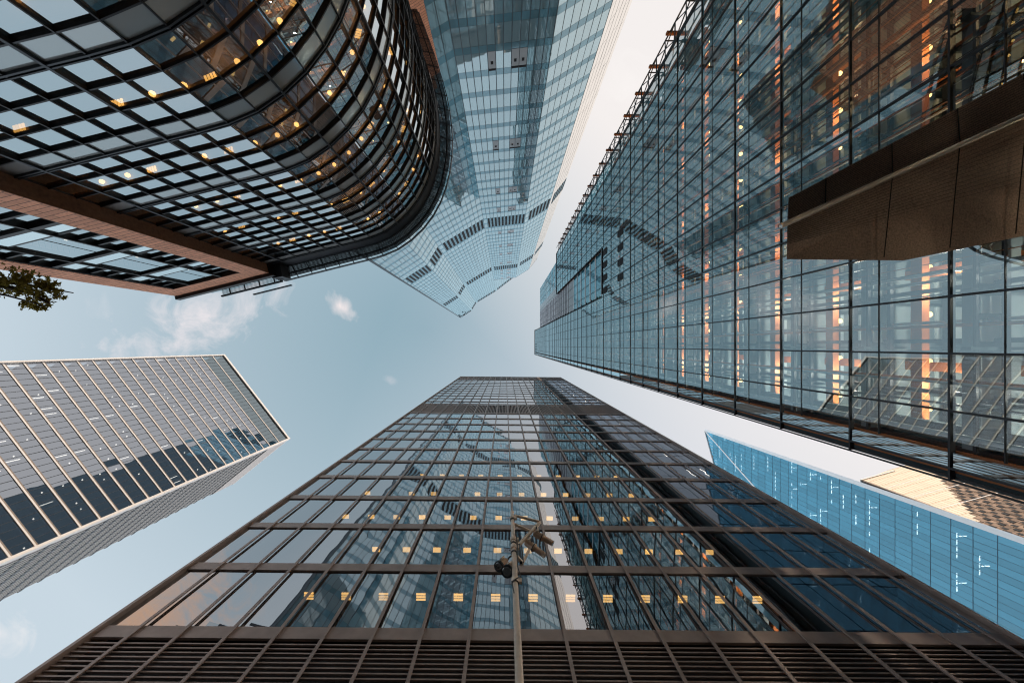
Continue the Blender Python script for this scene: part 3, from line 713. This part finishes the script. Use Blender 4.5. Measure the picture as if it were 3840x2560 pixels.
# ---------------------------------------------------------------- upper left: dark building with a rounded corner and terracotta wing
def building_rounded():
    t = thing('office_building', 'dark gridded building with rounded glass corner, glowing lamps inside and terracotta wing', 'office building', (-18, -18, 0))
    ctrl = [(-18.2, -6.2), (-15.6, -6.86), (-13.0, -7.51), (-10.6, -8.12), (-9.3, -8.62), (-8.1, -9.45), (-7.0, -10.6), (-6.15, -12.0), (-5.6, -13.5), (-5.28, -15.3), (-5.25, -17.2),
            (-5.5, -19.4), (-6.1, -21.7), (-6.9, -24.1), (-7.9, -26.8)]
    dense = []
    for i in range(len(ctrl) - 1):
        P0 = Vector(ctrl[max(i - 1, 0)]); P1 = Vector(ctrl[i]); P2 = Vector(ctrl[i + 1]); P3 = Vector(ctrl[min(i + 2, len(ctrl) - 1)])
        for k in range(12):
            u = k / 12
            dense.append(0.5 * ((2 * P1) + (P2 - P0) * u + (2 * P0 - 5 * P1 + 4 * P2 - P3) * u * u + (3 * P1 - P0 - 3 * P2 + P3) * u ** 3))
    dense.append(Vector(ctrl[-1]))
    cum = [0]
    for a, b in zip(dense, dense[1:]): cum.append(cum[-1] + (b - a).length)
    tot = cum[-1]; n = int(round(tot / 1.17)); pts = []
    for k in range(n + 1):
        d = tot * k / n; j = 0
        while j < len(cum) - 2 and cum[j + 1] < d: j += 1
        pts.append(dense[j].lerp(dense[j + 1], (d - cum[j]) / max(1e-6, cum[j + 1] - cum[j])))
    nor = []
    for k in range(n + 1):
        d = (pts[min(k + 1, n)] - pts[max(k - 1, 0)]).normalized(); nn = Vector((-d.y, d.x))
        if nn.dot(Vector((-16, -16)) - pts[k]) > 0: nn = -nn
        nor.append(nn)
    ROOF = 30.5
    fl = [-0.8, 3.1, 7.0, 10.9, 14.8, 18.7, 22.6, 26.5, 30.4]
    fr = (0.0, 0.265, 0.53, 0.79, 1.0)
    wins = []; spn = []; globes = []; grids = []; tr = []; fb = []; rooms = []
    for j in range(len(fl) - 1):
        hh = [fl[j] + (fl[j + 1] - fl[j]) * q for q in fr]
        for k in range(n):
            F = Face(pts[k], pts[k + 1], tuple(pts[k] + nor[k] * 10)); L = F.L
            for r in range(4):
                h0, h1 = hh[r], hh[r + 1]
                if r < 3: wins.append(F.pane(0.0, L, h0, h1, -0.112, 0.003))
                else: spn.append(F.pane(0.0, L, h0, h1, -0.06, 0.001))
            if fl[j + 1] > 9:
                kind = (k * 7 + j * 5) % 6 if k < 8 else ((k + 2 * j) % 4 if random.random() < 0.9 else 2)
                zc = fl[j + 1] - 1.05
                if kind in (0, 2, 3) and random.random() < 0.9:
                    globes.append(MB().ball(F.p(L * 0.5, zc, -0.95), 0.105))
                elif kind in (1, 4) and random.random() < 0.9:
                    m = MB()
                    for e in range(4): F.box(L * 0.22 + e * 0.11, L * 0.22 + e * 0.11 + 0.075, zc + 0.05, zc + 0.08, -1.10, -0.86, m)
                    grids.append(m)
        for r in range(1, 4):   # transoms run right round the corner, one per row
            m = MB(); h = hh[r]
            ring(m, pts, nor, -0.115, 0.0, h - 0.025, h + 0.03)
            tr.append(m)
        m = MB(); ring(m, pts, nor, -0.115, 0.03, fl[j + 1] - 0.085, fl[j + 1] - 0.025); ring(m, pts, nor, -0.115, 0.03, fl[j + 1] + 0.035, fl[j + 1] + 0.085); ring(m, pts, nor, -0.115, -0.04, fl[j + 1] - 0.025, fl[j + 1] + 0.035)
        fb.append(m)
        m = MB(); ring(m, pts, nor, -6.0 if False else -4.2, -0.32, fl[j + 1] - 0.92, fl[j + 1] - 0.2); rooms.append(m)
    many('window', 'a_glass', t, wins); many('spandrel', 'a_spandrel', t, spn)
    many('globe_lamp', 'warm_soft', t, globes); many('ceiling_light', 'warm_panel', t, grids)
    for j in range(3, 9):                    # what the lamps behind the rounded corner give off
        for k in range(8, n, 3):
            q_ = pts[k] - nor[k] * 1.6
            ld = bpy.data.lights.new('lamp_light', 'POINT'); ld.energy = 26; ld.color = (1.0, 0.62, 0.30); ld.shadow_soft_size = 0.1
            lo = bpy.data.objects.new('lamp_light', ld); COL.objects.link(lo); lo.location = (q_.x, q_.y, fl[j] - 1.5 + EYE)
    for m in tr: m.build('transom', 'dark_frame', t)
    for m in fb: m.build('floor_band', 'steel_black', t)
    for m in rooms: m.build('floor_slab', 'a_room', t)
    for k in range(n + 1):
        d = Vector((nor[k].y, -nor[k].x)); w = 0.042 if k % 4 == 1 else 0.020
        a, b = pts[k] - nor[k] * 0.11, pts[k] + nor[k] * (0.045 if k % 4 == 1 else 0.012)
        MB().prism([tuple(a - d * w), tuple(b - d * w), tuple(b + d * w), tuple(a + d * w)], 0, ROOF + EYE).build('mullion', 'steel_black' if k % 4 == 1 else 'dark_frame', t)
    inner = [tuple(p - m_ * 4.2) for p, m_ in zip(pts, nor)]
    MB().prism(inner[:n - 2] + [(-24, -30), (-36, -20), (-24.5, -7.5)], 0, ROOF - 0.5 + EYE).build('core', 'a_room', t)
    # roof deck, coping and the louvred catwalk round it
    m = MB(); ring(m, pts, nor, -4.3, 0.05, ROOF - 0.05, ROOF + 0.25); m.build('roof_edge', 'dark_frame', t)
    m = MB(); 
    ring(m, pts, nor, 0.52, 0.62, ROOF + 1.5, ROOF + 1.75); ring(m, pts, nor, 0.90, 0.96, ROOF + 1.9, ROOF + 2.2)
    m.build('catwalk_rail', 'steel_black', t)
    m = MB()
    for k in range(11): ring(m, pts, nor, 0.04 + k * 0.075, 0.04 + k * 0.075 + 0.06, ROOF + 1.25 + k * 0.03, ROOF + 1.31 + k * 0.03)
    ring(m, pts, nor, 0.0, 0.05, ROOF + 0.25, ROOF + 1.6)
    m.prism([(-18.3, -6.2), (-17.95, -5.2), (-17.2, -5.35), (-17.4, -6.45)], ROOF + 0.2 + EYE, ROOF + 1.5 + EYE)
    m.build('catwalk_louvre', 'steel_black', t)
    for k in range(0, n + 1):
        a = pts[k]; b = pts[k] + nor[k] * 0.96
        MB().beam((a.x, a.y, ROOF + 1.25 + EYE), (b.x, b.y, ROOF + 2.0 + EYE), 0.045, 0.09).build('catwalk_bracket', 'steel_black', t)
    # terracotta wing
    c, b = (-18.0, -5.53), (-25.05, -3.77)
    F = Face(c, b, (-20, 10)); RW = 30.3
    F.box(0, 1.13, -1.6, RW, -0.6, 0).build('pier', 'terracotta', t); F.box(F.L - 1.15, F.L, -1.6, RW, -0.6, 0).build('pier', 'terracotta', t)
    F.box(1.13, F.L - 1.15, RW - 1.6, RW, -0.6, 0).build('lintel', 'terracotta', t)
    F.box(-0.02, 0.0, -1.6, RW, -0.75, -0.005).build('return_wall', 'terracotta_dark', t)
    F.box(-0.3, F.L + 0.1, RW, RW + 0.45, -0.7, 0.25).build('coping', 'dark_frame', t)
    s0, s1 = 1.13, F.L - 1.15; W2 = s1 - s0
    wins = []; spn = []; glb = []
    for j in range(-1, 8):
        h0 = 29.0 - 3.9 * (j + 1) - 0.15; h1 = h0 + 3.9
        if h1 < 0: continue
        # tall sash in the middle, stacked small lights on both sides, grey spandrel below
        wins.append(F.pane(s0 + W2 * 0.30, s0 + W2 * 0.44, h0 + 1.1, h1 - 0.15, -0.16)); wins.append(F.pane(s0 + W2 * 0.455, s0 + W2 * 0.75, h0 + 1.1, h1 - 0.15, -0.16))
        for q in range(3):
            a = h0 + 1.1 + q * 0.92
            wins.append(F.pane(s0 + 0.08, s0 + W2 * 0.27, a, a + 0.75, -0.22)); wins.append(F.pane(s0 + W2 * 0.78, s1 - 0.08, a, a + 0.75, -0.22))
        spn.append(F.box(s0 + 0.05, s0 + W2 * 0.28, h0 + 0.2, h0 + 0.95, -0.4, -0.15)); spn.append(F.box(s0 + W2 * 0.3, s1 - 0.05, h0 + 0.2, h0 + 0.95, -0.4, -0.11))
        m = F.box(s0, s1, h0 - 0.1, h0 + 0.15, -0.5, -0.05); F.box(s0, s1, h0 + 0.96, h0 + 1.09, -0.5, -0.12, m)
        for q in (1, 2): 
            F.box(s0, s0 + W2 * 0.27, h0 + 0.93 + q * 0.92, h0 + 1.06 + q * 0.92, -0.5, -0.1, m); F.box(s0 + W2 * 0.78, s1, h0 + 0.93 + q * 0.92, h0 + 1.06 + q * 0.92, -0.5, -0.1, m)
        m.build('wing_transom', 'dark_frame', t)
        glb.append(MB().ball(F.p(s0 + W2 * 0.6, h1 - 0.9, -0.9), 0.10))
    many('wing_window', 'a_glass', t, wins); many('wing_spandrel', 'a_spandrel', t, spn); many('globe_lamp', 'white_lamp', t, glb)
    for s in (s0 - 0.01, s0 + W2 * 0.27, s0 + W2 * 0.75, s1 - 0.07):
        F.box(s, s + 0.08, -1.6, RW - 1.6, -0.5, -0.03).build('wing_mullion', 'dark_frame', t)
    F.box(s0, s1, -1.6, RW - 1.6, -2.5, -2.3).build('wing_back_wall', 'a_room', t)
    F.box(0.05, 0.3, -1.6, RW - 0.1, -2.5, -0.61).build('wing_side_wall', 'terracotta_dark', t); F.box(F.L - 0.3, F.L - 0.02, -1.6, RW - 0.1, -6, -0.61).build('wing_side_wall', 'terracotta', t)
    F.box(0.0, F.L, RW - 0.3, RW - 0.02, -6, -0.61).build('wing_roof', 'dark_frame', t)
    m = MB(); F.box(-0.2, F.L - 2.5, RW + 1.25, RW + 1.45, 0.40, 0.52, m); F.box(-0.5, F.L - 4.6, RW + 1.9, RW + 2.15, 0.72, 0.80, m)
    for k in range(5): F.box(-0.4, F.L - 2.7, RW + 1.2, RW + 1.24, 0.02 + k * 0.08, 0.045 + k * 0.08, m)
    s = 0.3
    while s < F.L - 2.6: F.box(s, s + 0.06, RW + 1.14, RW + 1.24, 0.0, 0.5, m); F.box(s, s + 0.05, RW + 0.4, RW + 1.14, 0.0, 0.06, m); s += 1.2
    m.build('wing_rail', 'steel_black', t)
    # brown stair wall behind the rounded end, with a stepped top, and a mast on the roof
    MB().prism([(-7.8, -33.0), (-13.6, -29.2), (-14.4, -30.4), (-8.3, -34.2)], 0, 48 + EYE).build('stair_wall', 'terracotta', t)
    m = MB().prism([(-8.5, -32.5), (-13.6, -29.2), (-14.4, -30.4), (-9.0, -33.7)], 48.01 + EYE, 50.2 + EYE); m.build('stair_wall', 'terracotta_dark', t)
    MB().tube([(-5.85, -20.9, 30.5 + EYE), (-5.85, -20.9, 37.6 + EYE)], [0.06, 0.03], 10).build('mast', 'pale_metal', t, True)
def ring(m, pts, nor, d0, d1, h0, h1):
    """a strip that follows the plan curve, from d0 to d1 out of the facade"""
    n = len(pts); vs = []
    for p, q in zip(pts, nor):
        a, b = p + q * d0, p + q * d1
        vs += [(a.x, a.y, h0 + EYE), (b.x, b.y, h0 + EYE), (b.x, b.y, h1 + EYE), (a.x, a.y, h1 + EYE)]
    fs = []
    for i in range(n - 1):
        for k in range(4): fs.append((i * 4 + k, i * 4 + (k + 1) % 4, (i + 1) * 4 + (k + 1) % 4, (i + 1) * 4 + k))
    fs += [(0, 1, 2, 3), tuple((n - 1) * 4 + k for k in (3, 2, 1, 0))]
    m.add(vs, fs)
building_rounded()

# ---------------------------------------------------------------- lower right: blue glass tower with white edge
def tower_blue():
    t = thing('office_tower', 'bright blue glass tower with a sharp raked top and white edge strip', 'office tower', (110, 55, 0))
    X = 94.0
    ey = lambda h: 33.3 + 0.0365 * h            # the leaning edge
    roof = lambda y: 187 - 0.62 * (y - 40.1)
    wins = []; lights = []
    W_ = 1.4
    nb = 27
    for i in range(nb):
        h = 20.0
        while h < 187:
            h1 = h + 4.0
            y = lambda hh, k: ey(hh) + k * W_
            a = [y(h, i), y(h, i + 1), y(h1, i + 1), y(h1, i)]
            z = [h, h, min(h1, roof(a[2])), min(h1, roof(a[3]))]
            if z[2] > h + 0.2 and z[3] > h + 0.2:
                e = 0.04; r_ = [random.uniform(-0.02, 0.02) for _ in range(4)]
                wins.append(MB().quad((X + r_[3], a[3] + e, z[3] - e + EYE), (X + r_[2], a[2] - e, z[2] - e + EYE), (X + r_[1], a[1] - e, h + e + EYE), (X + r_[0], a[0] + e, h + e + EYE)))
            h = h1
    for h in range(20, 180, 4):
        i = 0
        run = random.random() < 0.8
        i = random.randint(0, 4)
        while run and i < nb - 1:
            L = random.choice((1, 3, 5, 8))
            y0 = ey(h) + i * W_
            if roof(y0 + L * W_) > h + 4 and h > 44:
                for q in range(L):
                    if random.random() < 0.75: lights.append(MB().box(X + 0.5, X + 0.68, y0 + q * W_ + 0.15, y0 + q * W_ + 1.15, h + 3.35 + EYE, h + 3.4 + EYE))
            i += L + random.randint(1, 9)
            if random.random() < 0.4: lights.append(MB().box(X + 1.0, X + 2.6, y0 + 2.1, y0 + 2.3, h + 3.35 + EYE, h + 3.4 + EYE))
    many('window', 'g_glass', t, wins); many('ceiling_light', 'strip_lamp', t, lights)
    for k in range(5, 46):
        h = k * 4.0
        y0, y1 = ey(h), min(ey(h) + nb * W_, 40.1 + (187 - h) / 0.62)
        if y1 - y0 > 0.5: MB().prism([(X - 0.03, y0), (X + 3.5, y0 + 1.6), (X + 3.5, y1), (X - 0.03, y1)], h - 0.06 + EYE, h + 0.06 + EYE).build('floor_slab', 'g_frame', t)
    m = MB()
    for i in range(0, nb + 1, 1):
        hh = 187 - 0.62 * (i * W_)
        m.beam((X + 0.05, ey(16) + i * W_, 16 + EYE), (X + 0.05, ey(hh * 0.985) + i * W_, hh * 0.98 + EYE), 0.09, 0.07, (1, 0, 0))
    m.build('mullion_grid', 'g_frame', t)
    MB().add([(X - 0.1, ey(0) - 1.35, EYE), (X - 0.1, ey(0), EYE), (X - 0.1, ey(187), 187 + EYE), (X - 0.1, ey(187) - 1.0, 187.6 + EYE),
              (X + 1.0, ey(0) - 0.9, EYE), (X + 1.0, ey(0) + 0.4, EYE), (X + 1.0, ey(187) + 0.4, 187 + EYE), (X + 1.0, ey(187) - 0.5, 187.6 + EYE)],
             [(0, 1, 2, 3), (7, 6, 5, 4), (0, 4, 5, 1), (1, 5, 6, 2), (2, 6, 7, 3), (3, 7, 4, 0)]).build('edge_strip', 'white_metal', t)
    MB().beam((X - 0.1, 40.1, 186.9 + EYE), (X - 0.1, 54.9, 145.0 + EYE), 0.5, 0.15, (1, 0, 0)).build('fold_line', 'white_metal', t)
    MB().beam((X, 40.1, 187.1 + EYE), (X, 71.2, 167.9 + EYE), 0.5, 0.6, (1, 0, 0)).build('roof_edge', 'b_vent', t)
    pr = [(33.6, 0), (40.2, 186.4), (71, 167.4), (71, 0)]
    vs = [(X + 3.6, y + 1.6, h + EYE) for y, h in pr] + [(X + 26, y + 11.5, h + EYE) for y, h in pr]
    MB().add(vs, [(0, 1, 2, 3), (7, 6, 5, 4), (0, 4, 5, 1), (1, 5, 6, 2), (2, 6, 7, 3), (3, 7, 4, 0)]).build('core', 'g_frame', t)
tower_blue()

# ---------------------------------------------------------------- far right: cream and brick stepped building
def building_stepped():
    t = thing('office_building', 'cream clad building stepping down to brown brick beside the blue tower', 'office building', (150, 45, 0))
    F = Face((130, 48.7), (190, 48.7 - 0.27 * 60)); TOP = 144.5
    m = MB(); n = 24
    step = lambda s: 110 + (134 - 110) * (s / 15.9)
    for i in range(n):
        s0, s1 = i * 1.35, (i + 1) * 1.35
        F.box(s0, s1, step(s0), TOP + 2.2 * math.sin(min(1, s0 / 14) * 1.4), -0.8, 0, m)
    m.build('cream_facade', 'h_cream', t)
    m = MB()
    for i in range(n):
        s0, s1 = i * 1.35, (i + 1) * 1.35
        F.box(s0, s1, 0, step(s0) - 0.01, -0.8, -0.15 + 0.12 * (i % 2), m)
    m.build('brick_facade', 'h_brick', t)
    wins = []; sills = []
    for i in range(n):
        h = 60.0 + (i % 2) * 1.6
        while h < step(i * 1.35) - 1.5:
            wins.append(F.box(i * 1.35 + 0.25, i * 1.35 + 1.1, h, h + 1.3, -0.1, 0.02)); h += 3.3
    many('window', 'room_dark', t, wins, 60)
    for k in range(1, 4):
        F.box(0, n * 1.35, TOP - 8.5 * k, TOP - 8.5 * k + 0.25, 0.002, 0.06).build('cladding_joint', 'pipe', t)
    F.box(-0.6, 0, 0, TOP, -2.2, 0.1).build('corner_trim', 'd_brown', t); F.box(-1.6, -0.6, 0, TOP - 2, -4, -0.6).build('side_wall', 'h_brick', t)
    F.box(-0.8, 12, TOP, TOP + 0.5, -1.5, 0.3).build('roof_coping', 'cream', t)
    F.box(0, n * 1.35, 0, TOP - 1, -20, -0.81).build('core', 'room_dark', t)
building_stepped()

# ---------------------------------------------------------------- spotlight pole
def spot_pole():
    t = thing('spotlight_pole', 'steel pole carrying two long spotlights and two round floodlights before the dark tower', 'lamp pole', (0.178, 4.16, 0))
    X, Yp = 0.178, 4.16
    Zt = 10.0 + EYE
    MB().tube([(X, Yp, 0), (X, Yp, 5), (X, Yp, Zt - 0.02), (X, Yp, Zt)], [0.085, 0.058, 0.043, 0.036], 20).build('pole', 'pole', t, True)
    MB().tube([(X, Yp, 0), (X, Yp, 0.35)], [0.14, 0.11], 20).build('base_sleeve', 'pole', t, True)
    def cl(h, name='clamp', ln=0.07, extra=0.016):
        r = 0.043 + (10 - h) * 0.0031 + extra
        m = MB().tube([(X, Yp, h + EYE - ln), (X, Yp, h + EYE + ln)], r, 18); m.box(X + r - 0.01, X + r + 0.05, Yp - 0.025, Yp + 0.025, h + EYE - ln * 0.8, h + EYE + ln * 0.8)
        return m.build(name, 'pole', t)
    for h in (9.62, 8.55, 8.22, 7.05): cl(h)
    for h in (9.5, 8.36, 8.0, 6.98):
        r = 0.043 + (10 - h) * 0.0031 + 0.012
        MB().tube([(X, Yp, h + EYE - 0.018), (X, Yp, h + EYE + 0.018)], r, 16).build('cable_tie', 'rubber', t)
    MB().tube([(X + 0.06, Yp - 0.05, 8.9 + EYE), (X + 0.075, Yp - 0.06, 8.2 + EYE), (X + 0.05, Yp - 0.07, 7.4 + EYE), (X + 0.10, Yp - 0.06, 7.1 + EYE), (X - 0.06, Yp - 0.08, 6.9 + EYE), (X - 0.03, Yp - 0.07, 6.6 + EYE)], 0.010, 8).build('cable', 'rubber', t, True)
    E = EYE
    def bar(p, q, w=0.05): return MB().beam((p[0], p[1], p[2] + E), (q[0], q[1], q[2] + E), w, w)
    bar((0.235, 4.19, 9.84), (0.86, 4.33, 9.80)).build('bracket_arm', 'pole', t)
    m = bar((0.22, 4.19, 9.36), (0.60, 4.34, 9.33)); m.build('bracket_arm', 'pole', t)
    bar((0.86, 4.335, 9.80), (0.30, 4.35, 8.70), 0.06).build('bracket_arm', 'pole', t)
    bar((0.20, 4.22, 8.66), (0.32, 4.36, 8.66), 0.06).build('bracket_arm', 'pole', t)
    m = bar((0.30, 4.32, 8.66), (0.315, 4.33, 7.95), 0.05); m.add(*(lambda b: (b.v, b.f))(bar((0.36, 4.34, 8.64), (0.365, 4.35, 8.0), 0.03))); m.build('bracket_post', 'dark_frame', t)
    bar((0.33, 4.37, 7.96), (0.52, 4.42, 8.62), 0.05).build('bracket_arm', 'pole', t)
    bar((0.20, 4.2, 8.02), (0.34, 4.35, 8.0), 0.06).build('bracket_arm', 'pole', t)
    def spot(a, b, hang):
        a = Vector((a[0], a[1], a[2] + E)); b = Vector((b[0], b[1], b[2] + E)); L = b - a
        m = MB().tube([a, a + L * 0.03, a + L * 0.10, a + L * 0.38, a + L * 0.42, a + L * 0.45, a + L * 0.50, a + L * 0.54, a + L * 0.97, a + L], [0.03, 0.066, 0.078, 0.080, 0.095, 0.095, 0.078, 0.063, 0.060, 0.064], 22, True)
        body = m.build('spotlight', 'spot', t, True)
        MB().tube([a + L * 0.985, a + L * 1.008], [0.056, 0.056], 20).build('lens', 'lens', body)
        MB().tube([a + L * 0.43, a + L * 0.46], [0.101, 0.101], 22).build('collar', 'steel_black', body)
        h = Vector((hang[0], hang[1], hang[2] + E)); mid = a + L * 0.25
        m = MB().beam(h, mid + Vector((0, 0, 0.06)), 0.05, 0.03); side = L.cross(Vector((0, 0, 1))).normalized() * 0.092
        m.beam(mid + side + Vector((0, 0, -0.02)), mid + side + Vector((0, 0, 0.13)), 0.035, 0.012); m.beam(mid - side + Vector((0, 0, -0.02)), mid - side + Vector((0, 0, 0.13)), 0.035, 0.012)
        m.beam(mid - side + Vector((0, 0, 0.12)), mid + side + Vector((0, 0, 0.12)), 0.035, 0.012)
        m.build('yoke', 'dark_frame', body)
        MB().beam(mid + Vector((-0.03, -0.10, -0.02)), mid + Vector((0.0, -0.10, 0.10)), 0.05, 0.04).build('hook', 'pole', body)
    spot((0.665, 4.345, 9.27), (1.09, 4.49, 9.05), (0.74, 4.33, 9.58))
    spot((0.455, 4.40, 8.97), (0.87, 4.56, 8.66), (0.53, 4.345, 9.15))
    def flood(lens_c, back, r):
        a = Vector((back[0], back[1], back[2] + E)); b = Vector((lens_c[0], lens_c[1], lens_c[2] + E)); L = b - a
        m = MB().tube([a, a + L * 0.05, a + L * 0.3, a + L * 0.85, a + L], [r * 0.35, r * 0.62, r * 0.82, r * 0.98, r], 26)
        body = m.build('floodlight', 'spot', t, True)
        MB().tube([a + L * 0.93, a + L * 1.06], [r * 1.05, r * 1.05], 26).build('bezel', 'steel_black', body, False)
        MB().tube([a + L * 1.05, a + L * 1.075], [r * 0.80, r * 0.72], 26).build('lens', 'lens', body)
        m = MB().beam(a + L * 0.4 + Vector((0, -r * 0.9, 0.0)), a + L * 0.9 + Vector((0.01, -r * 1.0, 0)), 0.10, 0.03); m.build('handle', 'pole', body)
        MB().tube([a + Vector((0.02, 0, 0)), a + Vector((0.06, -0.03, 0.06)), Vector((X, Yp, a.z + 0.05))], 0.018, 8).build('yoke', 'rubber', body, True)
    flood((-0.115, 4.24, 7.66), (0.02, 4.27, 7.92), 0.098)
    flood((0.04, 4.22, 7.46), (0.115, 4.275, 7.74), 0.112)
spot_pole()

# ---------------------------------------------------------------- street tree reaching in at the left
def tree():
    t = thing('street_tree', 'olive leaved street tree reaching over the left edge in front of the terracotta wing', 'tree', (-15.2, -1.9, 0))
    trunk = MB().tube([(-15.2, -1.9, 0), (-15.1, -1.85, 2.5), (-15.2, -1.8, 5), (-15.05, -1.8, 8)], [0.26, 0.21, 0.17, 0.10], 14)
    limbs = [[(-15.2, -1.8, 5), (-13.6, -1.65, 7.4), (-11.8, -1.45, 9.0), (-10.4, -1.3, 9.5), (-9.5, -1.05, 9.6), (-9.15, -0.85, 9.6)],
             [(-11.8, -1.45, 9.0), (-10.8, -1.15, 9.4), (-9.9, -1.0, 9.5), (-9.2, -0.80, 9.55)],
             [(-10.4, -1.3, 9.5), (-9.8, -1.25, 9.8), (-9.0, -1.1, 9.9)],
             [(-15.1, -1.8, 6.5), (-16.2, -1.0, 9.5), (-16.8, -0.6, 11)], [(-15.05, -1.8, 8), (-14.6, -1.2, 10.5), (-14.2, -0.8, 12)], [(-15.05, -1.8, 7.2), (-15.4, -3.2, 10)]]
    for i, l in enumerate(limbs):
        n = len(l); r0 = 0.10 if i not in (1, 2) else 0.03
        trunk.tube(l, [r0 * (1 - 0.85 * k / (n - 1)) + 0.006 for k in range(n)], 8)
    trunk.build('trunk', 'bark', t, True)
    rnd = random.Random(3)
    lf = MB()
    star = []
    for k in range(10):
        a = 2 * math.pi * k / 10; star.append(((1.0, 0.45)[k % 2] * (1.15 if k == 0 else 1), a))
    def leaf(c, s):
        d = Vector((rnd.gauss(0, 1), rnd.gauss(0, 1), rnd.gauss(0, 1.2))).normalized(); u = d.cross(Vector((0.3, 0.5, 0.8))).normalized(); v = d.cross(u)
        n0 = len(lf.v)
        ring_ = [c + (u * math.cos(a) + v * math.sin(a)) * s * r + d * (0.15 * s * math.cos(2 * a)) for r, a in star]
        lf.add([c] + ring_, [(0, 1 + k, 1 + (k + 1) % 10) for k in range(10)])
    def twig(p, q, n, spread, s):
        p, q = Vector(p), Vector(q)
        for k in range(n):
            f = rnd.random(); c = p.lerp(q, f) + Vector((rnd.gauss(0, spread), rnd.gauss(0, spread), rnd.gauss(0, spread)))
            leaf(c, s * rnd.uniform(0.7, 1.25))
    # the spray that shows in the picture: clumps with gaps
    def at(u, v, h): return ((u - U0) * h / FPX, (v - V0) * h / FPX, h + EYE)
    for (u0, v0, u1, v1, n, sp) in ((-60, 1045, 90, 1050, 150, 0.10), (60, 1040, 170, 1062, 120, 0.08), (0, 1075, 80, 1080, 60, 0.07), (60, 1100, 150, 1090, 60, 0.07), (150, 1070, 220, 1075, 70, 0.06),
                                    (200, 1095, 240, 1120, 22, 0.04), (150, 1110, 180, 1125, 40, 0.05), (85, 1140, 130, 1125, 32, 0.05), (120, 1150, 165, 1150, 28, 0.04), (-80, 1080, 10, 1070, 60, 0.08), (-160, 1040, -40, 1070, 160, 0.16)):
        h = 8.0 + rnd.uniform(-0.3, 0.3)
        twig(at(u0, v0, h), at(u1, v1, h), n, sp, 0.055)
    for l in limbs[3:] + limbs[:1]:
        for k in range(1, min(len(l), 4)):
            for _ in range(5):
                c = Vector(l[k]) + Vector((rnd.gauss(0, 0.9), rnd.gauss(0, 0.9), rnd.gauss(0, 0.7)))
                if c.x * FPX / (c.z - EYE) > -2650: continue
                twig(c, c + Vector((rnd.gauss(0, 0.7), rnd.gauss(0, 0.7), rnd.gauss(0, 0.5))), 60, 0.22, 0.09)
    tw = MB()
    for (u0, v0, u1, v1) in ((-60, 1050, 120, 1060), (60, 1055, 235, 1085), (100, 1060, 170, 1135), (150, 1080, 240, 1115), (-40, 1060, 75, 1085), (90, 1090, 100, 1145), (120, 1120, 160, 1152)):
        a, b = Vector(at(u0, v0, 8.05)), Vector(at(u1, v1, 7.95)); mid = a.lerp(b, 0.5) + Vector((0.02, 0.05, 0.02))
        tw.tube([a, mid, b], [0.012, 0.008, 0.004], 6)
    tw.build('twigs', 'bark', t, True)
    lf.build('crown', 'leaf', t)
tree()
